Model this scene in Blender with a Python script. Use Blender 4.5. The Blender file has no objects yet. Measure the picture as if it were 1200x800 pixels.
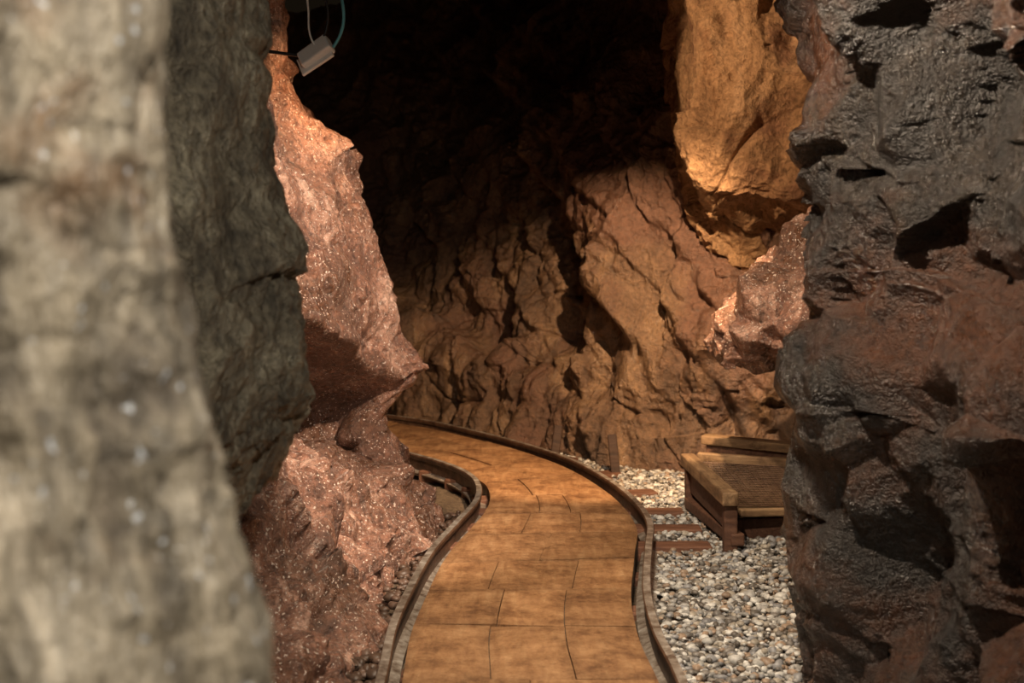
import bpy, bmesh, math, numpy as np
from mathutils import Vector, Matrix, Euler
rng = np.random.default_rng(7)
scene = bpy.context.scene
scene.view_settings.view_transform = 'Standard'

# ------------------------------------------------------------------ noise
TAB = np.random.default_rng(3).random((4096, 8))
def hsh(ix, iy, iz, s):
    n = (ix*73856093) ^ (iy*19349663) ^ (iz*83492791) ^ (s*26544357)
    n = n & 0xffffffff
    n = ((n ^ (n >> 16))*0x45d9f3b) & 0xffffffff
    n = ((n ^ (n >> 15))*0x45d9f3b) & 0xffffffff
    return (n ^ (n >> 16)) & 4095
def vnoise(p, s=0):
    i = np.floor(p).astype(np.int64); f = p-i; f = f*f*f*(f*(f*6-15)+10)
    out = 0
    for a in (0, 1):
        for b in (0, 1):
            for c in (0, 1):
                w = (f[:, 0] if a else 1-f[:, 0])*(f[:, 1] if b else 1-f[:, 1])*(f[:, 2] if c else 1-f[:, 2])
                out = out + w*TAB[hsh(i[:, 0]+a, i[:, 1]+b, i[:, 2]+c, s), 0]
    return out*2-1
def fbm(p, o=4, s=0, g=.5):
    t = 0; a = 1; n = 0
    for k in range(o):
        t = t+a*vnoise(p*(2.03**k)+k*17.3, s+k); n += a; a *= g
    return t/n
def facet(p, s=0, sign=-1, c2=.7, g=2.1, off=1.0):
    """continuous envelope of random tilted planes: sign -1 -> sharp ridges, +1 -> sharp clefts"""
    i = np.floor(p).astype(np.int64); best = np.full(len(p), 1e9)
    for a in (-1, 0, 1):
        for b in (-1, 0, 1):
            for c in (-1, 0, 1):
                cx, cy, cz = i[:, 0]+a, i[:, 1]+b, i[:, 2]+c
                T = TAB[hsh(cx, cy, cz, s)]
                d = p-np.stack([cx, cy, cz], 1)-T[:, :3]
                v = ((T[:, 3:6]-.5)*g*d).sum(1)+(T[:, 6]-.5)*off+c2*(d**2).sum(1)
                np.minimum(best, v, out=best)
    return -sign*(best+.12)

def cr(P, n):
    P = np.asarray(P, float); m = len(P)
    Q = np.concatenate([[2*P[0]-P[1]], P, [2*P[-1]-P[-2]]])
    t = np.linspace(0, m-1-1e-9, n); i = np.floor(t).astype(int); f = (t-i).reshape((-1,)+(1,)*(P.ndim-1))
    a, b, c, d = Q[i], Q[i+1], Q[i+2], Q[i+3]
    return .5*((2*b)+(-a+c)*f+(2*a-5*b+4*c-d)*f*f+(-a+3*b-3*c+d)*f**3)

def grid_mesh(name, V, nu, nv, mat):
    me = bpy.data.meshes.new(name)
    me.vertices.add(nu*nv); me.vertices.foreach_set('co', V.reshape(-1).astype(np.float32))
    r = np.arange(nu-1)[:, None]*nv+np.arange(nv-1)[None]
    q = np.stack([r, r+nv, r+nv+1, r+1], -1).reshape(-1)
    nf = (nu-1)*(nv-1)
    me.loops.add(nf*4); me.loops.foreach_set('vertex_index', q.astype(np.int32))
    me.polygons.add(nf); me.polygons.foreach_set('loop_start', np.arange(0, nf*4, 4, dtype=np.int32))
    me.polygons.foreach_set('loop_total', np.full(nf, 4, np.int32))
    me.update(calc_edges=True)
    me.polygons.foreach_set('use_smooth', np.ones(nf, bool))
    me.materials.append(mat)
    o = bpy.data.objects.new(name, me); scene.collection.objects.link(o)
    return o
def rot(ax, ay, az):
    return np.array(Euler((math.radians(ax), math.radians(ay), math.radians(az))).to_matrix())
def sig(x): return 1/(1+np.exp(-np.clip(x, -30, 30)))

def rock(name, rows, nu, nv, mat, amps, seed, ref, R=None, stretch=(1, 1, 1), dents=(), fine=.006, extra=None, warp=.07, crack=1.0):
    P = cr(np.array(rows, float), nu)
    P = np.swapaxes(cr(np.swapaxes(P, 0, 1), nv), 0, 1)
    du = np.gradient(P, axis=0); dv = np.gradient(P, axis=1)
    N = np.cross(du, dv); N /= np.linalg.norm(N, axis=2, keepdims=True)+1e-9
    if (N*(np.array(ref)-P)).sum(2).mean() < 0: N = -N
    p = P.reshape(-1, 3); n = N.reshape(-1, 3)
    q = p @ (R if R is not None else np.eye(3))
    q = q/np.array(stretch)
    w = np.stack([fbm(q*2.2+31, 2, seed+50), fbm(q*2.2+57, 2, seed+51), fbm(q*2.2+83, 2, seed+52)], 1)
    q = q+w*warp
    qi = p+w*.03
    D = 0
    for k, (sc, am, sg) in enumerate(amps):
        D = D+am*facet((q if sc > .07 else qi)/sc, seed+k*7, sg)
    rid = 1-np.abs(fbm(q*2.4, 2, seed+90))*2.2
    D = D-crack*fine*4*np.clip(rid-.88, 0, 1)/.12
    rgh = .2+1.5*np.clip(.5+1.6*fbm(p*3, 2, seed+66), 0, 1)
    D = D+rgh*fine*(.8*fbm(qi*34, 3, seed+77, .6)+1.6*facet(qi*28, seed+5, -1))
    for (c, r, a) in dents:
        e = (((p-np.array(c))/np.array(r))**2).sum(1)
        D = D-a*np.exp(-e**2)
    if extra: D = D+extra(p)
    return grid_mesh(name, p+n*D[:, None], nu, nv, mat)

# ------------------------------------------------------------------ materials
def newmat(name):
    m = bpy.data.materials.new(name); m.use_nodes = True
    nt = m.node_tree; b = nt.nodes['Principled BSDF']
    return m, nt, b
def nd(nt, t, **kw):
    n = nt.nodes.new(t)
    for k, v in kw.items():
        if k in n.inputs: n.inputs[k].default_value = v
        else: setattr(n, k, v)
    return n
def ramp(nt, fac, stops):
    r = nt.nodes.new('ShaderNodeValToRGB'); e = r.color_ramp.elements
    while len(e) < len(stops): e.new(.5)
    for el, (p, c) in zip(e, stops):
        el.position = p; el.color = (*c, 1) if len(c) == 3 else c
    nt.links.new(fac, r.inputs[0]); return r
def rockmat(name, cols, patch=None, scale=2.0, stretch=(1, 1, .5), rough=(.45, .85), bump=.5, glint_fleck=None, spec=.5, patch_t=(.5, .62), pscale=1.3, fl=(.64, .70), grain=.5, gstretch=False, fscale=80.):
    m, nt, b = newmat(name); L = nt.links.new
    tc = nd(nt, 'ShaderNodeTexCoord'); mp = nd(nt, 'ShaderNodeMapping'); mp.inputs['Scale'].default_value = stretch
    mp.inputs['Rotation'].default_value = (.2, .15, 0)
    L(tc.outputs['Object'], mp.inputs[0])
    n1 = nd(nt, 'ShaderNodeTexNoise', Scale=scale, Detail=8., Roughness=.68, Distortion=.35); L(mp.outputs[0], n1.inputs['Vector'])
    st = [(.32+.36*i/(len(cols)-1), c) for i, c in enumerate(cols)]
    r1 = ramp(nt, n1.outputs['Fac'], st)
    n2 = nd(nt, 'ShaderNodeTexNoise', Scale=48. if not gstretch else 30., Detail=4., Roughness=.75); L((mp if gstretch else tc).outputs[0 if gstretch else 'Object'], n2.inputs['Vector'])
    r2 = ramp(nt, n2.outputs['Fac'], [(.34, (1-grain,)*3), (.5, (1.,)*3), (.68, (1+grain,)*3)])
    out = r1.outputs[0]
    if patch:
        n3 = nd(nt, 'ShaderNodeTexNoise', Scale=pscale, Detail=5., Roughness=.6, Distortion=.3); L(tc.outputs['Object'], n3.inputs['Vector'])
        r3 = ramp(nt, n3.outputs['Fac'], [(patch_t[0], (0,)*3), (patch_t[1], (1,)*3)])
        mm = nd(nt, 'ShaderNodeMix', data_type='RGBA', blend_type='MIX'); L(r3.outputs[0], mm.inputs[0]); L(out, mm.inputs[6])
        mm.inputs[7].default_value = (*patch, 1); out = mm.outputs[2]
    mx = nd(nt, 'ShaderNodeMix', data_type='RGBA', blend_type='MULTIPLY'); mx.inputs[0].default_value = 1
    L(out, mx.inputs[6]); L(r2.outputs[0], mx.inputs[7]); out = mx.outputs[2]
    mr = nd(nt, 'ShaderNodeMapRange'); mr.inputs[1].default_value = .35; mr.inputs[2].default_value = .65
    mr.inputs[3].default_value = rough[1]; mr.inputs[4].default_value = rough[0]
    L(n1.outputs['Fac'], mr.inputs[0]); rout = mr.outputs[0]
    if glint_fleck:  # whitish glints painted into the base colour, with lower roughness
        n5 = nd(nt, 'ShaderNodeTexNoise', Scale=fscale, Detail=2., Roughness=.5); L(tc.outputs['Object'], n5.inputs['Vector'])
        r5 = ramp(nt, n5.outputs['Fac'], [(fl[0], (0,)*3), (fl[1], (1,)*3)])
        mm = nd(nt, 'ShaderNodeMix', data_type='RGBA', blend_type='MIX'); L(r5.outputs[0], mm.inputs[0]); L(out, mm.inputs[6])
        mm.inputs[7].default_value = (*glint_fleck, 1); out = mm.outputs[2]
        sb = nd(nt, 'ShaderNodeMath', operation='MULTIPLY_ADD'); L(r5.outputs[0], sb.inputs[0]); sb.inputs[1].default_value = -.4; L(rout, sb.inputs[2])
        cl = nd(nt, 'ShaderNodeClamp'); cl.inputs['Min'].default_value = .08; L(sb.outputs[0], cl.inputs[0]); rout = cl.outputs[0]
    L(out, b.inputs['Base Color'])
    L(rout, b.inputs['Roughness'])
    b.inputs['Specular IOR Level'].default_value = spec
    ad = nd(nt, 'ShaderNodeMath', operation='MULTIPLY_ADD'); ad.inputs[1].default_value = 1.3
    L(n1.outputs['Fac'], ad.inputs[0]); L(n2.outputs['Fac'], ad.inputs[2])
    bp = nd(nt, 'ShaderNodeBump', Strength=bump, Distance=.02); L(ad.outputs[0], bp.inputs['Height']); L(bp.outputs[0], b.inputs['Normal'])
    return m

M_A = rockmat('rock_pale_grey', [(.08, .060, .042), (.29, .245, .18), (.58, .51, .41)], patch=(.23, .145, .085), scale=12, stretch=(1, 1, .3), rough=(.15, .7), bump=1., glint_fleck=(.7, .74, .80), pscale=6, patch_t=(.54, .68), fl=(.68, .72), grain=.6, gstretch=True, spec=.8)
M_B = rockmat('rock_olive_grey', [(.055, .045, .03), (.18, .152, .105), (.35, .31, .225)], patch=(.28, .15, .05), scale=7, rough=(.22, .7), bump=1., patch_t=(.60, .68), pscale=1.8, grain=.55, spec=.8, stretch=(1, 1, .8))
M_C = rockmat('rock_red_quartz', [(.06, .026, .018), (.31, .148, .095), (.74, .49, .38)], patch=(.15, .07, .04), scale=9, stretch=(1, 1, .5), rough=(.08, .5), bump=.9, glint_fleck=(.95, .82, .72), spec=1., grain=.55, fl=(.63, .67), fscale=110.)
M_E = rockmat('rock_brown', [(.05, .028, .018), (.18, .103, .058), (.34, .215, .125)], patch=(.16, .08, .05), scale=5, stretch=(1, 1, .4), rough=(.2, .6), bump=.9, grain=.35, spec=.8)
M_F = rockmat('rock_ochre', [(.20, .11, .055), (.43, .255, .13), (.55, .35, .20)], patch=(.26, .135, .075), patch_t=(.54, .68), pscale=3, scale=5, rough=(.45, .85), bump=1., grain=.35, spec=.35)
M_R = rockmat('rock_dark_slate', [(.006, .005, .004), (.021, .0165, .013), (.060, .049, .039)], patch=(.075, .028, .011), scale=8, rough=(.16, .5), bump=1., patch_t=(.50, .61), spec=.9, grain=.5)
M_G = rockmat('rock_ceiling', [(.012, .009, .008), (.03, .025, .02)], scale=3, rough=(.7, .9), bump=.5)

# ------------------------------------------------------------------ rock walls
ys = [2.2, 3.0, 3.6, 4.2, 4.8, 5.3, 5.55, 5.85, 6.6, 8.0, 9.5]
tbl = [(-.12, [-.33, -.33, -.335, -.32, -.29, -.24, -.22, -.50, -1.25, -1.9, -2.2]),
       (.0, [-.37, -.36, -.365, -.345, -.31, -.255, -.23, -.50, -1.25, -1.9, -2.2]),
       (.12, [-.50, -.47, -.44, -.42, -.37, -.30, -.265, -.55, -1.25, -1.9, -2.2]),
       (.35, [-.77, -.74, -.68, -.62, -.54, -.42, -.35, -.60, -1.3, -1.9, -2.2]),
       (.55, [-.9, -.88, -.84, -.78, -.68, -.53, -.42, -.65, -1.3, -1.9, -2.2]),
       (.90, [-1., -.98, -.95, -.88, -.73, -.56, -.46, -.66, -1.3, -1.9, -2.2]),
       (1.3, [-1.1, -1.1, -1.05, -.98, -.85, -.68, -.57, -.80, -1.4, -1.9, -2.2]),
       (1.5, [-1.1, -1.1, -1.05, -1., -.90, -.75, -.64, -.85, -1.4, -1.9, -2.2]),
       (1.6, [-1.1, -1.1, -1.05, -1., -.92, -.80, -.73, -.90, -1.4, -1.9, -2.2]),
       (1.75, [-1.1, -1.1, -1.05, -1.02, -.96, -.90, -.87, -1.0, -1.5, -1.9, -2.2]),
       (2.2, [-1.1, -1.1, -1.1, -1.08, -1.02, -.97, -.95, -1.1, -1.5, -1.9, -2.2]),
       (3.0, [-1.0, -1.0, -1.0, -1.0, -1.0, -1.0, -1.0, -1.1, -1.5, -1.9, -2.2])]
rows = [[(x, y, z) for x, y in zip(xs, ys)] for z, xs in tbl]
def eC(p):
    y, z = p[:, 1], p[:, 2]
    zl = .88-(y-4.5)*.40
    m = np.exp(-((y-5.05)/.54)**6)
    d = m*(.12*sig((z-zl)/.012)*np.exp(-np.clip(z-zl, 0, 9)/.35)-.40*sig(-(z-zl)/.012)*np.exp(-(np.clip(zl-z, 0, 9)/.27)**2))
    low = sig((.62-z)/.05)*sig((z-.05)/.03)
    q = (p @ rot(0, 55, 15))/np.array((1, 1, 2.2))
    return d+low*(.09*facet(q/.17, 301, -1)+.035*facet(q/.07, 302, 1)+.010*facet(p/.035, 303, -1))
rock('wall_left', rows, 560, 740, M_C, [(.50, .10, -1), (.2, .075, -1), (.09, .036, 1), (.045, .011, -1)], 11, (0, 4, 1), R=rot(0, 25, 0), stretch=(1, 1, 1.6), extra=eC, fine=.0045)

def outcrop(edge, prof):
    return [[(x+dx, y+dy, z) for dx, dy in prof] for z, x, y in edge]
edgeB = [(-.1, -.95, 2.5), (.3, -.70, 2.5), (.45, -.53, 2.5), (.52, -.48, 2.55), (.62, -.42, 2.6), (.72, -.37, 2.6), (.85, -.37, 2.6), (.97, -.39, 2.6), (1.12, -.43, 2.6), (1.3, -.46, 2.6), (1.55, -.475, 2.6), (1.9, -.50, 2.6), (2.4, -.55, 2.6)]
rock('rock_outcrop', outcrop(edgeB, [(-.75, -1.3), (-.42, -.9), (-.22, -.5), (-.07, -.2), (0, 0), (-.06, .22), (-.4, .5), (-.9, .7)]), 460, 340, M_B,
     [(.45, .05, -1), (.16, .030, -1), (.07, .018, 1), (.035, .008, 1)], 23, (0, 2.5, 1), R=rot(0, -12, 0), stretch=(1, 1, 1.2), fine=.005, warp=.03,
     dents=[((-.55, 2.2, .98), (.05, .08, .03), .03), ((-.6, 2.2, 1.3), (.05, .08, .04), .03)])
edgeA = [(-.1, -.10, 1.05), (.3, -.14, 1.05), (.6, -.185, 1.05), (.72, -.210, 1.05), (.8, -.233, 1.05), (.9, -.260, 1.05), (1.0, -.276, 1.05), (1.1, -.286, 1.05), (1.25, -.290, 1.05), (1.5, -.292, 1.05), (1.9, -.305, 1.05), (2.4, -.32, 1.05)]
rock('rock_outcrop', outcrop(edgeA, [(-.6, -.8), (-.4, -.45), (-.17, -.2), (-.05, -.07), (0, 0), (-.03, .12), (-.25, .3), (-.7, .4)]), 460, 300, M_A,
     [(.3, .035, 1), (.10, .022, 1), (.045, .009, 1)], 35, (.1, 1., 1), R=rot(0, -10, 0), stretch=(1, 1, 2.6), fine=.0035)

edgeR = [(-.15, .70, 3.45), (.05, .70, 3.5), (.3, .70, 3.5), (.5, .71, 3.5), (.6, .655, 3.5), (.7, .635, 3.5), (.8, .69, 3.5), (.9, .755, 3.5), (1.05, .755, 3.5), (1.2, .745, 3.5), (1.35, .725, 3.5), (1.5, .68, 3.5), (1.7, .61, 3.5), (2.1, .54, 3.5), (2.5, .45, 3.5)]
rock('wall_right', outcrop(edgeR, [(1.1, -2.6), (.8, -1.9), (.50, -1.3), (.26, -.8), (.08, -.35), (0, 0), (.1, .3), (.45, .8), (.75, 1.5), (.85, 2.4), (.8, 3.2)]), 660, 820, M_R,
     [(.5, .18, -1), (.24, .15, -1), (.11, .075, 1), (.06, .022, -1)], 47, (0, 3, 1), R=rot(10, 18, 0), stretch=(1, 1, 1.3), fine=.0050, warp=.05,
     dents=[((.95, 2.9, 1.5), (.25, .16, .3), .2), ((.88, 2.95, .68), (.2, .14, .16), .12), ((.82, 3.1, .25), (.2, .12, .2), .08)])

zs = [-.15, .1, .4, .55, .9, 1.3, 1.7, 2.2, 3.0]
base = [(-2.6, 9.9), (-1.5, 9.4), (-.9, 9.0), (-.53, 8.5), (-.2, 7.95), (.18, 7.35), (.45, 6.95), (.7, 6.70), (1.0, 6.5), (1.5, 6.4), (2.2, 6.3)]
back = [0, .04, .10, .22, .36, .50, .68, .95, 1.4]
rows = []
for z, bk in zip(zs, back):
    row = []
    for i, (x, y) in enumerate(base):
        k = bk*(1.0 if i < 6 else .55 if i < 8 else .3)
        if i in (3, 4) and z > .5: k += .1
        row.append((x+k*.25, y+k, z))
    rows.append(row)
def eE(p):
    x, z = p[:, 0], p[:, 2]
    s = x-(.18+(1.58-z)*.42)+.04*np.sin(z*9)
    d = .24*sig(s/.018)*np.exp(-np.clip(s, 0, 9)/.45)*sig((z-.4)/.08)
    zl = .62-(x+.65)*.36+.03*np.sin(x*14)
    for o, a in ((-.35, .08), (-.10, .06), (-.60, .06), (.42, .09), (.62, .07)):
        s2 = x-(o+(1.5-z)*.5)+.02*np.sin(z*(11+o*9))
        d = d+a*sig(s2/.012)*np.exp(-np.clip(s2, 0, 9)/.16)*sig((z-zl-.08)/.05)
    d = d+.12*sig((zl-z)/.03)*sig((.6-x)/.05)
    m = sig((x-.72)/.05)*sig((1.15-z)/.06)
    d = d+m*(.10*facet(p/np.array((.2, .2, .28)), 401, -1)+.04*facet(p/.09, 402, 1))
    m2 = sig((.5-z)/.08)
    d = d+m2*(.04*facet(p/np.array((.16, .16, .3)), 403, -1)+.02*facet(p/.08, 404, 1))
    return d
rock('wall_back', rows, 520, 700, M_E, [(.7, .16, -1), (.26, .125, -1), (.12, .055, 1), (.06, .020, -1)], 61, (0, 5, 1.5), R=rot(0, -26, 20), stretch=(1, 1, 2.3), fine=.007, extra=eE, warp=.02)

edgeF = [(-.1, 1.3, 7.2), (.3, 1.25, 7.1), (.6, 1.1, 6.9), (.85, 1.0, 6.7), (1.05, .90, 6.45), (1.2, .84, 6.2), (1.35, .80, 6.12), (1.6, .76, 6.1), (1.85, .74, 6.1), (2.1, .72, 6.1), (2.6, .70, 6.1), (3., .7, 6.1)]
rock('rock_pillar', outcrop(edgeF, [(.3, 1.6), (.05, .7), (0, .25), (.05, 0), (.3, -.12), (.6, -.2), (1.0, -.5), (1.4, -1.0)]), 440, 360, M_F,
     [(.55, .11, -1), (.22, .07, -1), (.10, .035, 1), (.05, .016, -1)], 75, (0, 4, 1.4), R=rot(0, 10, 0), stretch=(1, 1, 1.5), fine=.006)

def boulder(name, c, r, mat, seed, amps, n=220, tilt=0):
    u = np.linspace(0, math.pi, n); v = np.linspace(0, 2*math.pi, n*2)
    U, W = np.meshgrid(u, v, indexing='ij')
    S = np.stack([np.sin(U)*np.cos(W), np.sin(U)*np.sin(W), np.cos(U)], -1).reshape(-1, 3)
    nrm = S/np.array(r); nrm /= np.linalg.norm(nrm, axis=1, keepdims=True)
    Rm = rot(0, tilt, 0)
    p = (S*np.array(r)) @ Rm.T+np.array(c); nrm = nrm @ Rm.T
    D = 0
    for k, (sc, am) in enumerate(amps): D = D+am*facet(p/sc, seed+k*7, -1 if k % 2 == 0 else 1)
    D = D+.004*fbm(p*30, 3, seed, .6)
    return grid_mesh(name, p+nrm*D[:, None], n, n*2, mat)
boulder('boulder', (1.20, 5.50, .88), (.50, .34, .20), M_C, 86, [(.28, .20), (.13, .10), (.055, .035)], 280, tilt=-38)
boulder('boulder', (1.12, 4.65, .60), (.16, .2, .12), M_C, 92, [(.2, .09), (.08, .03)], 120)
boulder('boulder', (.80, 2.86, -.02), (.07, .09, .12), M_R, 99, [(.14, .07), (.06, .025)], 90)

rows = []
for y, z in [(-1, 2.5), (1, 2.45), (3, 2.35), (4.5, 2.3), (5.5, 2.35), (6.5, 2.6), (8, 3.0), (10.5, 3.0)]:
    rows.append([(x, y, z) for x in (-2.6, -1.6, -.8, 0, .8, 1.6, 2.6)])
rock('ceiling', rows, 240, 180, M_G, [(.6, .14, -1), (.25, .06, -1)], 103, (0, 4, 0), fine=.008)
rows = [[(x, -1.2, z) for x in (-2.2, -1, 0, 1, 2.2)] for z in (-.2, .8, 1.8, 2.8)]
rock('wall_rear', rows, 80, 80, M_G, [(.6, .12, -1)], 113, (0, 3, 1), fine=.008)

M_S = rockmat('damp_earth', [(.05, .035, .022), (.12, .085, .055), (.17, .13, .09)], scale=5, bump=.8)
nx, ny = 220, 420
X, Y = np.meshgrid(np.linspace(-2.6, 2.6, nx), np.linspace(-1.3, 10.3, ny), indexing='ij')
p = np.stack([X, Y, X*0-.085], -1).reshape(-1, 3)
p[:, 2] += .012*fbm(p*4, 4, 5)+.006*facet(p*18, 3)
grid_mesh('floor', p, nx, ny, M_S)

# ------------------------------------------------------------------ track
railR = [(.42, 2.0), (.41, 2.7), (.405, 3.32), (.391, 3.68), (.406, 4.11), (.467, 4.67), (.512, 5.08), (.497, 5.49), (.428, 5.96), (.285, 6.52), (.06, 7.03), (-.21, 7.50), (-.52, 7.95), (-1.0, 8.4)]
railL = [(-.30, 2.0), (-.305, 2.7), (-.315, 3.32), (-.324, 3.72), (-.308, 4.11), (-.274, 4.61), (-.206, 5.08), (-.145, 5.5), (-.145, 5.85), (-.20, 6.15), (-.33, 6.45), (-.56, 6.8), (-.85, 7.15), (-1.2, 7.5)]
RR = cr(np.array(railR), 260); RL = cr(np.array(railL), 260)
def metal():
    m, nt, b = newmat('rusty_rail_steel'); L = nt.links.new
    tc = nd(nt, 'ShaderNodeTexCoord'); n = nd(nt, 'ShaderNodeTexNoise', Scale=24., Detail=6., Roughness=.7); L(tc.outputs['Object'], n.inputs['Vector'])
    rust = ramp(nt, n.outputs['Fac'], [(.35, (.05, .025, .016)), (.52, (.12, .065, .04)), (.68, (.20, .12, .075))])
    steel = ramp(nt, n.outputs['Fac'], [(.35, (.16, .11, .08)), (.50, (.42, .36, .30)), (.66, (.70, .66, .60))])
    g = nd(nt, 'ShaderNodeNewGeometry'); sx = nd(nt, 'ShaderNodeSeparateXYZ'); L(g.outputs['True Normal'], sx.inputs[0])
    t = ramp(nt, sx.outputs['Z'], [(.75, (0,)*3), (.95, (1,)*3)])
    mm = nd(nt, 'ShaderNodeMix', data_type='RGBA'); L(t.outputs[0], mm.inputs[0]); L(rust.outputs[0], mm.inputs[6]); L(steel.outputs[0], mm.inputs[7])
    L(mm.outputs[2], b.inputs['Base Color'])
    m2 = nd(nt, 'ShaderNodeMath', operation='MULTIPLY'); L(t.outputs[0], m2.inputs[0]); m2.inputs[1].default_value = .55; L(m2.outputs[0], b.inputs['Metallic'])
    b.inputs['Roughness'].default_value = .38
    bp = nd(nt, 'ShaderNodeBump', Strength=.4, Distance=.006); L(n.outputs['Fac'], bp.inputs['Height']); L(bp.outputs[0], b.inputs['Normal'])
    return m
M_RAIL = metal()
def woodmat(name, cols, gscale=(3, 30, 30), bump=.4, rough=.7, mud=None, muddark=(.42, .37, .33)):
    m, nt, b = newmat(name); L = nt.links.new
    tc = nd(nt, 'ShaderNodeTexCoord'); mp = nd(nt, 'ShaderNodeMapping'); mp.inputs['Scale'].default_value = gscale; L(tc.outputs['Object'], mp.inputs[0])
    n = nd(nt, 'ShaderNodeTexNoise', Scale=1.5, Detail=7., Roughness=.65, Distortion=.5); L(mp.outputs[0], n.inputs['Vector'])
    r = ramp(nt, n.outputs['Fac'], [(.3, cols[0]), (.52, cols[1]), (.72, cols[2])]); out = r.outputs[0]
    if mud:
        n2 = nd(nt, 'ShaderNodeTexNoise', Scale=6., Detail=10., Roughness=.8); L(tc.outputs['Object'], n2.inputs['Vector'])
        r2 = ramp(nt, n2.outputs['Fac'], [(.38, muddark), (.5, (1, 1, 1)), (.62, mud)])
        mm = nd(nt, 'ShaderNodeMix', data_type='RGBA', blend_type='MULTIPLY'); mm.inputs[0].default_value = 1; L(r2.outputs[0], mm.inputs[7]); L(out, mm.inputs[6]); out = mm.outputs[2]
    at = nd(nt, 'ShaderNodeAttribute', attribute_name='tint')
    m5 = nd(nt, 'ShaderNodeMix', data_type='RGBA', blend_type='MULTIPLY'); m5.inputs[0].default_value = 1; L(out, m5.inputs[6]); L(at.outputs['Color'], m5.inputs[7])
    L(m5.outputs[2], b.inputs['Base Color']); b.inputs['Roughness'].default_value = rough
    n3 = nd(nt, 'ShaderNodeTexNoise', Scale=60., Detail=5., Roughness=.7); L(tc.outputs['Object'], n3.inputs['Vector'])
    ad = nd(nt, 'ShaderNodeMath', operation='ADD'); L(n.outputs['Fac'], ad.inputs[0]); L(n3.outputs['Fac'], ad.inputs[1])
    bp = nd(nt, 'ShaderNodeBump', Strength=bump, Distance=.008); L(ad.outputs[0], bp.inputs['Height']); L(bp.outputs[0], b.inputs['Normal'])
    return m
M_WALK = woodmat('muddy_board', [(.26, .125, .052), (.36, .185, .078), (.43, .245, .115)], gscale=(22, 4, 22), mud=(1.4, 1.5, 1.65), muddark=(.52, .46, .42), bump=.8, rough=.6)
M_TIE = woodmat('sleeper_wood', [(.06, .025, .016), (.13, .06, .035), (.2, .10, .06)], gscale=(4, 30, 30))
M_BOX = woodmat('sawn_timber', [(.12, .07, .035), (.27, .165, .085), (.42, .28, .15)], gscale=(28, 3, 28), mud=(1.2, 1.2, 1.2))

def link(o, parent=None):
    scene.collection.objects.link(o)
    if parent: o.parent = parent
    return o
def empty(name, loc=(0, 0, 0)):
    e = bpy.data.objects.new(name, None); e.location = loc; scene.collection.objects.link(e); return e
def mesh_obj(name, verts, faces, mat, parent=None, smooth=False, bevel=0, tints=None):
    me = bpy.data.meshes.new(name); me.from_pydata([tuple(v) for v in verts], [], faces); me.update()
    me.materials.append(mat)
    ca = me.color_attributes.new('tint', 'FLOAT_COLOR', 'POINT')
    t = np.ones((len(verts), 4), np.float32)
    if tints is not None: t[:, :3] = tints
    ca.data.foreach_set('color', t.reshape(-1))
    bm = bmesh.new(); bm.from_mesh(me); bmesh.ops.recalc_face_normals(bm, faces=bm.faces); bm.to_mesh(me); bm.free()
    o = bpy.data.objects.new(name, me); link(o, parent)
    if bevel:
        b = o.modifiers.new('bevel', 'BEVEL'); b.width = bevel; b.segments = 2; b.limit_method = 'ANGLE'
    return o

track = empty('mine_track')
prof = [(-.032, -.06), (.032, -.06), (.032, -.052), (.006, -.042), (.005, .004), (.012, .010), (.014, .024), (.011, .030), (-.011, .030), (-.014, .024), (-.012, .010), (-.005, .004), (-.006, -.042), (-.032, -.052)]
def sweep(name, C, prof, mat, parent):
    T = np.gradient(C, axis=0); T /= np.linalg.norm(T, axis=1, keepdims=True); Nn = np.stack([T[:, 1], -T[:, 0]], 1)
    m = len(prof); V = []; F = []
    for i in range(len(C)):
        for a, b in prof:
            V.append((C[i, 0]+Nn[i, 0]*a, C[i, 1]+Nn[i, 1]*a, b))
    for i in range(len(C)-1):
        for j in range(m):
            F.append((i*m+j, i*m+(j+1) % m, (i+1)*m+(j+1) % m, (i+1)*m+j))
    F.append(tuple(range(m))); F.append(tuple((len(C)-1)*m+j for j in reversed(range(m))))
    return mesh_obj(name, V, F, mat, parent)
sweep('rail_outer', RR, prof, M_RAIL, track); sweep('rail_inner', RL, prof, M_RAIL, track)
def offset(C, d):
    T = np.gradient(C, axis=0); T /= np.linalg.norm(T, axis=1, keepdims=True)
    return C+np.stack([T[:, 1], -T[:, 0]], 1)*d
def box_verts(c, ax, ay, az, h):
    c = np.array(c); out = []
    for sx in (-1, 1):
        for sy in (-1, 1):
            for sz in (-1, 1):
                out.append(c+np.array(ax)*sx*h[0]+np.array(ay)*sy*h[1]+np.array(az)*sz*h[2])
    return out
BF = [(0, 1, 3, 2), (4, 6, 7, 5), (0, 4, 5, 1), (2, 3, 7, 6), (0, 2, 6, 4), (1, 5, 7, 3)]
V = []; F = []; tt = []
for k in range(16):
    i = int(8+k*15.3)
    a, b = RL[min(i, 259)], RR[min(i, 259)]
    d = (b-a); L_ = np.linalg.norm(d); d = d/L_
    c = (a+b)/2+d*.10
    zc = -.058 if b[1] > 4.7 else -.095
    hh = .035 if b[1] > 4.7 else .04
    vs = box_verts((c[0], c[1], zc-.01), (d[0], d[1], 0), (-d[1], d[0], 0), (0, 0, 1), (L_/2+.12, .05, hh))
    o = len(V); V += vs; F += [tuple(o+q for q in f_) for f_ in BF]; tt += [[rng.uniform(1.0, 1.8)]*3]*8
mesh_obj('sleepers', V, F, M_TIE, track, bevel=.006, tints=np.array(tt))

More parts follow.
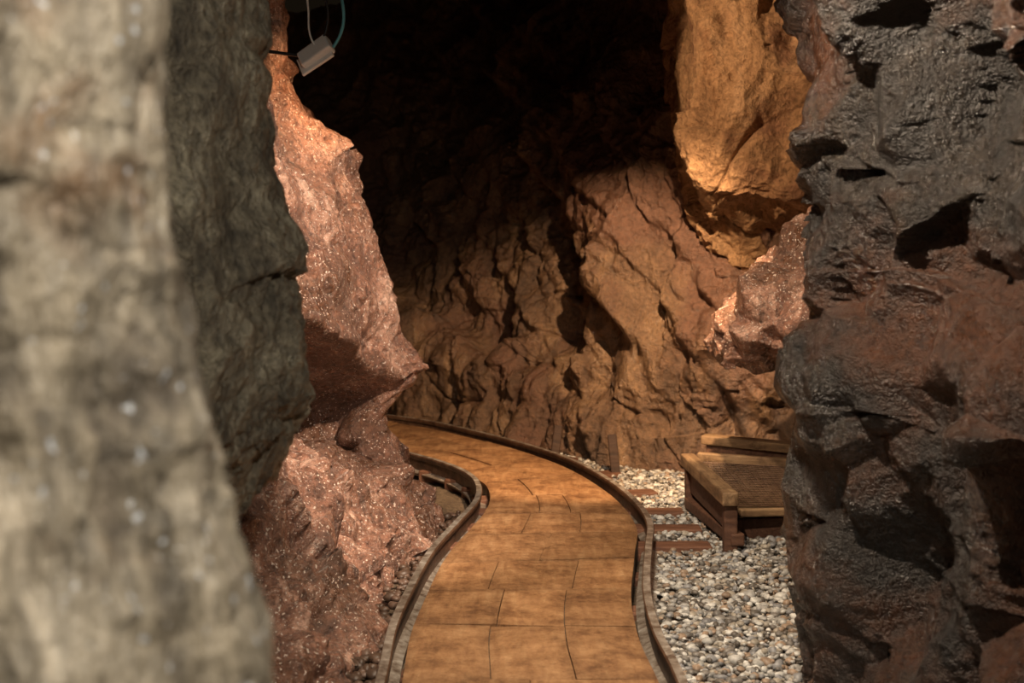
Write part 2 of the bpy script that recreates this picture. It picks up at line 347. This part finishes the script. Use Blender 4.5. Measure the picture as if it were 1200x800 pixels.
walk = empty('wooden_walkway')
iL = offset(RL, .046); iR = offset(RR, -.046)
def at(C, t):
    t = np.clip(t, 0, len(C)-1.001); i = int(t); f = t-i; return C[i]*(1-f)+C[i+1]*f
seglen = np.linalg.norm(np.diff((RL+RR)/2, axis=0), axis=1); cum = np.concatenate([[0], np.cumsum(seglen)])
tot = cum[-1]; s = 0; ss = [0]
while s < tot-.2:
    s += .37+.10*rng.random(); ss.append(min(s, tot))
V = []; F = []; tt = []
for r in range(len(ss)-1):
    split = sorted([.33+rng.uniform(-.06, .06), .66+rng.uniform(-.06, .06)])
    if r % 4 == 2: split = [.5]
    lat = [0]+split+[1]
    for c in range(len(lat)-1):
        g = .0012/.6; m = 8; n = 6
        t0, t1 = ss[r]+.0015, ss[r+1]-.0015
        tint = rng.uniform(.85, 1.12)
        dz = rng.uniform(-.002, .003); tilt = rng.uniform(-.004, .004)
        o = len(V)
        for side in (0, 1):
            for i in range(m+1):
                tv = np.interp(t0+(t1-t0)*i/m, cum, np.arange(len(cum)))
                A, B = at(iL, tv), at(iR, tv)
                for j in range(n+1):
                    w = lat[c]+g+(lat[c+1]-lat[c]-2*g)*j/n
                    q = A+(B-A)*w
                    edge = (i in (0, m)) or (j in (0, n))
                    V.append((q[0], q[1], (.002+dz+tilt*(j/n-.5)-(.003 if edge else 0)) if side == 0 else -.045)); tt.append([tint*(.85 if edge else 1)]*3)
        K = (m+1)*(n+1)
        for i in range(m):
            for j in range(n):
                a = o+i*(n+1)+j
                F.append((a, a+n+1, a+n+2, a+1)); F.append((K+a, K+a+1, K+a+n+2, K+a+n+1))
        for i in range(m):
            a = o+i*(n+1); F.append((a, a+K, a+K+n+1, a+n+1)); a += n; F.append((a, a+n+1, a+K+n+1, a+K))
        for j in range(n):
            a = o+j; F.append((a, a+1, a+K+1, a+K)); a = o+m*(n+1)+j; F.append((a, a+K, a+K+1, a+1))
mesh_obj('boards', V, F, M_WALK, walk, tints=np.array(tt))
V = []; F = []
for i in range(0, 260):
    V += [(*iL[i], -.012), (*iR[i], -.012), (*iL[i], -.06), (*iR[i], -.06)]
for i in range(259):
    a = i*4; F += [(a, a+4, a+5, a+1), (a+2, a+3, a+7, a+6), (a, a+2, a+6, a+4), (a+1, a+5, a+7, a+3)]
mesh_obj('bedding', V, F, M_S, walk)

# ------------------------------------------------------------------ gravel
def ico():
    bm = bmesh.new(); bmesh.ops.create_icosphere(bm, subdivisions=2, radius=1)
    v = np.array([x.co[:] for x in bm.verts]); f = np.array([[q.index for q in x.verts] for x in bm.faces]); bm.free(); return v, f
IV, IF = ico()
def pebbles(name, pts, rad, cols, mat):
    n = len(pts); nvv = len(IV)
    sc = rad[:, None]*rng.uniform([.8, .65, .45], [1.3, 1.0, .75], (n, 3))
    V = IV[None]*(1+.16*(TAB[(np.arange(n)[:, None]*7+np.arange(nvv)[None]*13) % 4096, 1]-.5)[..., None])
    seed = rng.random((n, 1, 3))*6.28
    V = V*(1+.16*np.sin(V*2.3+seed))
    V = V*sc[:, None]
    a = rng.random(n)*6.28; t = rng.normal(0, .35, n)
    ca, sa, ct, st = np.cos(a), np.sin(a), np.cos(t), np.sin(t)
    x = V[..., 0]; y = V[..., 1]*ct[:, None]-V[..., 2]*st[:, None]; z = V[..., 1]*st[:, None]+V[..., 2]*ct[:, None]
    V = np.stack([x*ca[:, None]-y*sa[:, None], x*sa[:, None]+y*ca[:, None], z], -1)+pts[:, None]
    F = (IF[None]+(np.arange(n)*nvv)[:, None, None]).reshape(-1)
    me = bpy.data.meshes.new(name); me.vertices.add(n*nvv); me.vertices.foreach_set('co', V.reshape(-1).astype(np.float32))
    nf = n*len(IF); me.loops.add(nf*3); me.loops.foreach_set('vertex_index', F.astype(np.int32)); me.polygons.add(nf)
    me.polygons.foreach_set('loop_start', np.arange(0, nf*3, 3, dtype=np.int32)); me.polygons.foreach_set('loop_total', np.full(nf, 3, np.int32))
    me.update(calc_edges=True); me.polygons.foreach_set('use_smooth', np.ones(nf, bool))
    ca_ = me.color_attributes.new('tint', 'FLOAT_COLOR', 'POINT')
    C = np.ones((n, nvv, 4), np.float32); C[..., :3] = cols[:, None]; ca_.data.foreach_set('color', C.reshape(-1))
    me.materials.append(mat); o = bpy.data.objects.new(name, me); scene.collection.objects.link(o); return o
def pebmat():
    m, nt, b = newmat('pebble_stone'); L = nt.links.new
    at_ = nd(nt, 'ShaderNodeAttribute', attribute_name='tint'); tc = nd(nt, 'ShaderNodeTexCoord')
    n = nd(nt, 'ShaderNodeTexNoise', Scale=90., Detail=4.); L(tc.outputs['Object'], n.inputs['Vector'])
    r = ramp(nt, n.outputs['Fac'], [(.3, (.65,)*3), (.7, (1.2,)*3)])
    mm = nd(nt, 'ShaderNodeMix', data_type='RGBA', blend_type='MULTIPLY'); mm.inputs[0].default_value = 1
    L(at_.outputs['Color'], mm.inputs[6]); L(r.outputs[0], mm.inputs[7]); L(mm.outputs[2], b.inputs['Base Color']); b.inputs['Roughness'].default_value = .45
    return m
M_P = pebmat()
N = 26000
yy = rng.uniform(2.6, 8.2, N)
ri = np.interp(yy, RR[:, 1], RR[:, 0])
wx = np.interp(yy, [2.6, 3.6, 4.0, 4.6, 5.2, 6.4, 6.9, 7.4, 8.2], [.95, .85, .95, 1.3, 1.45, 1.45, .95, .35, -.2])
xx = ri+.03+(wx-ri)*rng.random(N)
keep = rng.random(N) < (wx-ri)/.95
xx, yy = xx[keep], yy[keep]; n = len(xx)
pal = np.array([(.58, .57, .54), (.44, .43, .41), (.74, .73, .69), (.24, .22, .20), (.46, .41, .34), (.78, .77, .73), (.32, .32, .33), (.40, .29, .21), (.16, .14, .12)])
cols = pal[rng.integers(0, len(pal), n)]*rng.uniform(.75, 1.1, (n, 1))
pts = np.stack([xx, yy, -.066+.022*rng.random(n)], 1)
pebbles('gravel_bed', pts, rng.uniform(.006, .0155, n)*(1+.4*(rng.random(n) > .93)), cols, M_P)
n = 450
yy = rng.uniform(2.6, 5.7, n); li = np.interp(yy, RL[:, 1], RL[:, 0]); xx = li-.035-rng.random(n)**1.5*.09
cols = np.array([(.10, .06, .04), (.08, .05, .035), (.15, .095, .07)])[rng.integers(0, 3, n)]
pebbles('rock_debris', np.stack([xx, yy, -.07+.015*rng.random(n)], 1), rng.uniform(.007, .022, n), cols, M_P)

# ------------------------------------------------------------------ timber box with mesh lid
bx = empty('timber_drain_box')
def beam(name, a, b, w, h, mat, parent, bevel=.006, up=(0, 0, 1)):
    a = Vector(a); b = Vector(b); d = (b-a); L_ = d.length; y = d.normalized(); x = y.cross(Vector(up)).normalized(); z = x.cross(y)
    vs = [Vector((sx*w/2, sy*L_/2, sz*h/2)) for sx in (-1, 1) for sy in (-1, 1) for sz in (-1, 1)]
    o = mesh_obj(name, vs, BF, mat, parent, bevel=bevel)
    M = Matrix((x, y, z)).transposed().to_4x4(); M.translation = (a+b)/2
    o.matrix_world = M
    return o
zt = .145
A = (.745, 5.80); B = (.785, 4.90); C = (1.17, 5.0); Dd = (1.17, 5.98)
beam('side_beam', (A[0], A[1], zt), (B[0], B[1], zt), .06, .05, M_BOX, bx)
beam('side_board', (A[0]+.01, A[1]-.03, zt-.08), (B[0]+.01, B[1]+.03, zt-.08), .03, .09, M_TIE, bx)
beam('lower_beam', (A[0]+.0, A[1]-.1, zt-.165), (B[0]+.03, B[1]+.02, zt-.15), .05, .045, M_TIE, bx)
beam('back_beam', (A[0]+.12, A[1]+.36, zt+.035), (Dd[0]+.1, Dd[1]-.02, zt+.02), .09, .04, M_BOX, bx)
beam('back_riser', (A[0]+.13, A[1]+.34, zt-.02), (Dd[0]+.1, Dd[1]-.02, zt-.03), .03, .07, M_TIE, bx)
beam('back_board', (A[0]+.04, A[1]-.03, zt+.01), (Dd[0]+.1, Dd[1]-.36, zt), .035, .05, M_BOX, bx)
beam('front_beam', (B[0]+.06, B[1]+.20, zt-.085), (C[0]+.1, C[1]+.20, zt-.095), .05, .03, M_BOX, bx)
beam('front_board', (B[0]+.06, B[1]+.26, zt-.16), (C[0]+.1, C[1]+.24, zt-.16), .03, .08, M_TIE, bx)
for k, (x, y) in enumerate([(B[0]+.005, B[1]+.05), (A[0]+.005, A[1]-.08), (C[0], C[1]+.2)]):
    beam('leg_%d' % (k+1), (x, y, -.09), (x, y, zt-.025), .05, .05, M_TIE, bx, up=(0, 1, 0))
p0 = Vector((A[0]+.05, A[1]-.06, zt-.008)); p1 = Vector((B[0]+.05, B[1]+.2, zt-.068)); p2 = Vector((C[0]+.12, C[1]+.18, zt-.078)); p3 = Vector((Dd[0]+.12, Dd[1]-.38, zt-.015))
M_PAN = woodmat('weathered_board', [(.06, .036, .018), (.12, .075, .036), (.19, .125, .065)], gscale=(3, 25, 25))
dn = Vector((0, 0, -.02))
mesh_obj('lid_board', [p0, p1, p2, p3, p0+dn, p1+dn, p2+dn, p3+dn], [(0, 1, 2, 3), (4, 7, 6, 5), (0, 4, 5, 1), (1, 5, 6, 2), (2, 6, 7, 3), (3, 7, 4, 0)], M_PAN, bx)
V = []; F = []
def wire(a, b, r=.002):
    d = (b-a).normalized(); s_ = d.cross(Vector((0, 0, 1))).normalized()*r; u = Vector((0, 0, 1))*r; o = len(V)
    for c in (a, b):
        V.extend([c+s_, c+u, c-s_, c-u])
    for j in range(4): F.append((o+j, o+(j+1) % 4, o+4+(j+1) % 4, o+4+j))
up = Vector((0, 0, .004))
for k in range(23):
    t = k/22; wire(p0.lerp(p3, t)+up, p1.lerp(p2, t)+up)
for k in range(25):
    t = k/24; wire(p0.lerp(p1, t)+up*1.4, p3.lerp(p2, t)+up*1.4)
mesh_obj('wire_mesh', V, F, M_RAIL, bx)

M_DK = woodmat('rotten_wood', [(.03, .016, .01), (.06, .03, .018), (.09, .05, .03)])
for (x, y, h, l) in [(.21, 6.98, .12, .03), (.50, 6.52, .14, -.02)]:
    s_ = empty('wooden_stake'); beam('post', (x, y, -.09), (x+l, y+.05, h), .045, .03, M_DK, s_, up=(0, 1, 0))

# ------------------------------------------------------------------ flood lamp + cables
def plain(name, c, rough=.5, metal=0):
    m, nt, b = newmat(name); n = nd(nt, 'ShaderNodeTexNoise', Scale=40., Detail=4.)
    r = ramp(nt, n.outputs['Fac'], [(.3, tuple(v*.8 for v in c)), (.7, c)]); nt.links.new(r.outputs[0], b.inputs['Base Color'])
    b.inputs['Roughness'].default_value = rough; b.inputs['Metallic'].default_value = metal; return m
M_W = plain('white_enamel', (.92, .9, .85)); M_K = plain('black_rubber', (.02, .02, .02)); M_T = plain('teal_cable', (.15, .5, .58))
lampo = empty('flood_lamp')
hc = Vector((-.745, 5.2, 1.785))
beam('housing', hc+Vector((-.055, 0, -.035)), hc+Vector((.055, -.02, .04)), .075, .05, M_W, lampo, bevel=.008, up=(.2, -.7, .7))
beam('housing_rim', hc+Vector((-.063, .004, -.055)), hc+Vector((.057, -.016, .020)), .09, .014, M_W, lampo, bevel=.004, up=(.2, -.7, .7))
beam('bracket', hc+Vector((-.22, .05, .02)), hc+Vector((-.03, .01, -.01)), .02, .012, M_K, lampo, bevel=.002)
def cable(name, pts, r, mat, parent):
    cu = bpy.data.curves.new(name, 'CURVE'); cu.dimensions = '3D'; cu.bevel_depth = r; cu.bevel_resolution = 3
    sp = cu.splines.new('NURBS'); sp.points.add(len(pts)-1)
    for q, p_ in zip(sp.points, pts): q.co = (*p_, 1)
    sp.use_endpoint_u = True; sp.order_u = 4; cu.materials.append(mat)
    o = bpy.data.objects.new(name, cu); link(o, parent); return o
y0 = 5.18
cable('cable_teal', [(-.68, y0, 2.3), (-.66, y0, 2.05), (-.63, y0, 1.95), (-.64, y0, 1.85), (-.70, y0, 1.78)], .006, M_T, lampo)
cable('cable_black', [(-.74, y0, 2.3), (-.73, y0, 2.05), (-.70, y0, 1.98), (-.69, y0, 1.9), (-.73, y0, 1.80)], .005, M_K, lampo)
cable('cable_white', [(-.80, y0, 2.3), (-.79, y0, 2.05), (-.76, y0, 1.93), (-.78, y0, 1.86), (-.74, y0, 1.80)], .004, M_W, lampo)

# ------------------------------------------------------------------ lights
def spot(name, loc, tgt, e, ang, blend, col, r=.05):
    l = bpy.data.lights.new(name, 'SPOT'); l.energy = e; l.spot_size = math.radians(ang); l.spot_blend = blend; l.color = col; l.shadow_soft_size = r
    o = bpy.data.objects.new(name, l); o.location = loc; o.rotation_euler = (Vector(tgt)-Vector(loc)).to_track_quat('-Z', 'Y').to_euler(); scene.collection.objects.link(o); return o
spot('lamp_and_fill_spot', (.68, 4.7, 1.95), (.26, 7.0, .05), 470, 57, .5, (1, .66, .38), .02)
spot('lamp_and_fill_spot', (-.35, 4.7, 2.0), (1.35, 6.0, 1.85), 155, 46, .3, (1, .66, .39), .02)  # separate spot added only to light the pillar
spot('lamp_and_fill_spot', (.3, 4.3, 2.0), (1.1, 5.4, .75), 120, 42, .5, (1, .76, .53), .02)  # added fill for the boulder and timber box, no real fixture
spot('lamp_and_fill_spot', (.45, 3.8, 2.05), (-.50, 4.9, .8), 270, 62, .6, (1, .77, .58), .02)  # added spot to brighten the red left wall
spot('lamp_and_fill_spot', (.15, 4.0, 2.05), (.38, 4.3, 0), 100, 75, .6, (1, .78, .55), .04)  # added overhead fill for walkway and gravel
spot('lamp_and_fill_spot', (.10, 2.6, 2.15), (.9, 3.1, .6), 160, 100, .5, (1, .80, .60), .015)  # added spot raking the right wall for contrast
spot('lamp_and_fill_spot', (-.66, 5.3, 1.66), (-.88, 5.5, 1.5), 5, 150, .5, (1, .55, .27), .02)
spot('foreground_fill', (.35, .2, 2.0), (-.40, 1.8, 1.0), 115, 76, .6, (1, .90, .75), .03)  # added fill near the camera for the foreground rocks, not a fixture
w = bpy.data.worlds.new('cave_dark'); w.use_nodes = True; w.node_tree.nodes['Background'].inputs[0].default_value = (.05, .035, .02, 1); w.node_tree.nodes['Background'].inputs[1].default_value = .12
scene.world = w

# ------------------------------------------------------------------ camera
cd = bpy.data.cameras.new('camera'); cd.sensor_width = 36; cd.lens = 48; cd.shift_y = -.1
cd.clip_start = .05
cd.dof.use_dof = True; cd.dof.focus_distance = 4.6; cd.dof.aperture_fstop = 4.2
co = bpy.data.objects.new('camera', cd); co.location = (0, 0, 1.08); co.rotation_euler = (math.pi/2, 0, 0); scene.collection.objects.link(co)
scene.camera = co
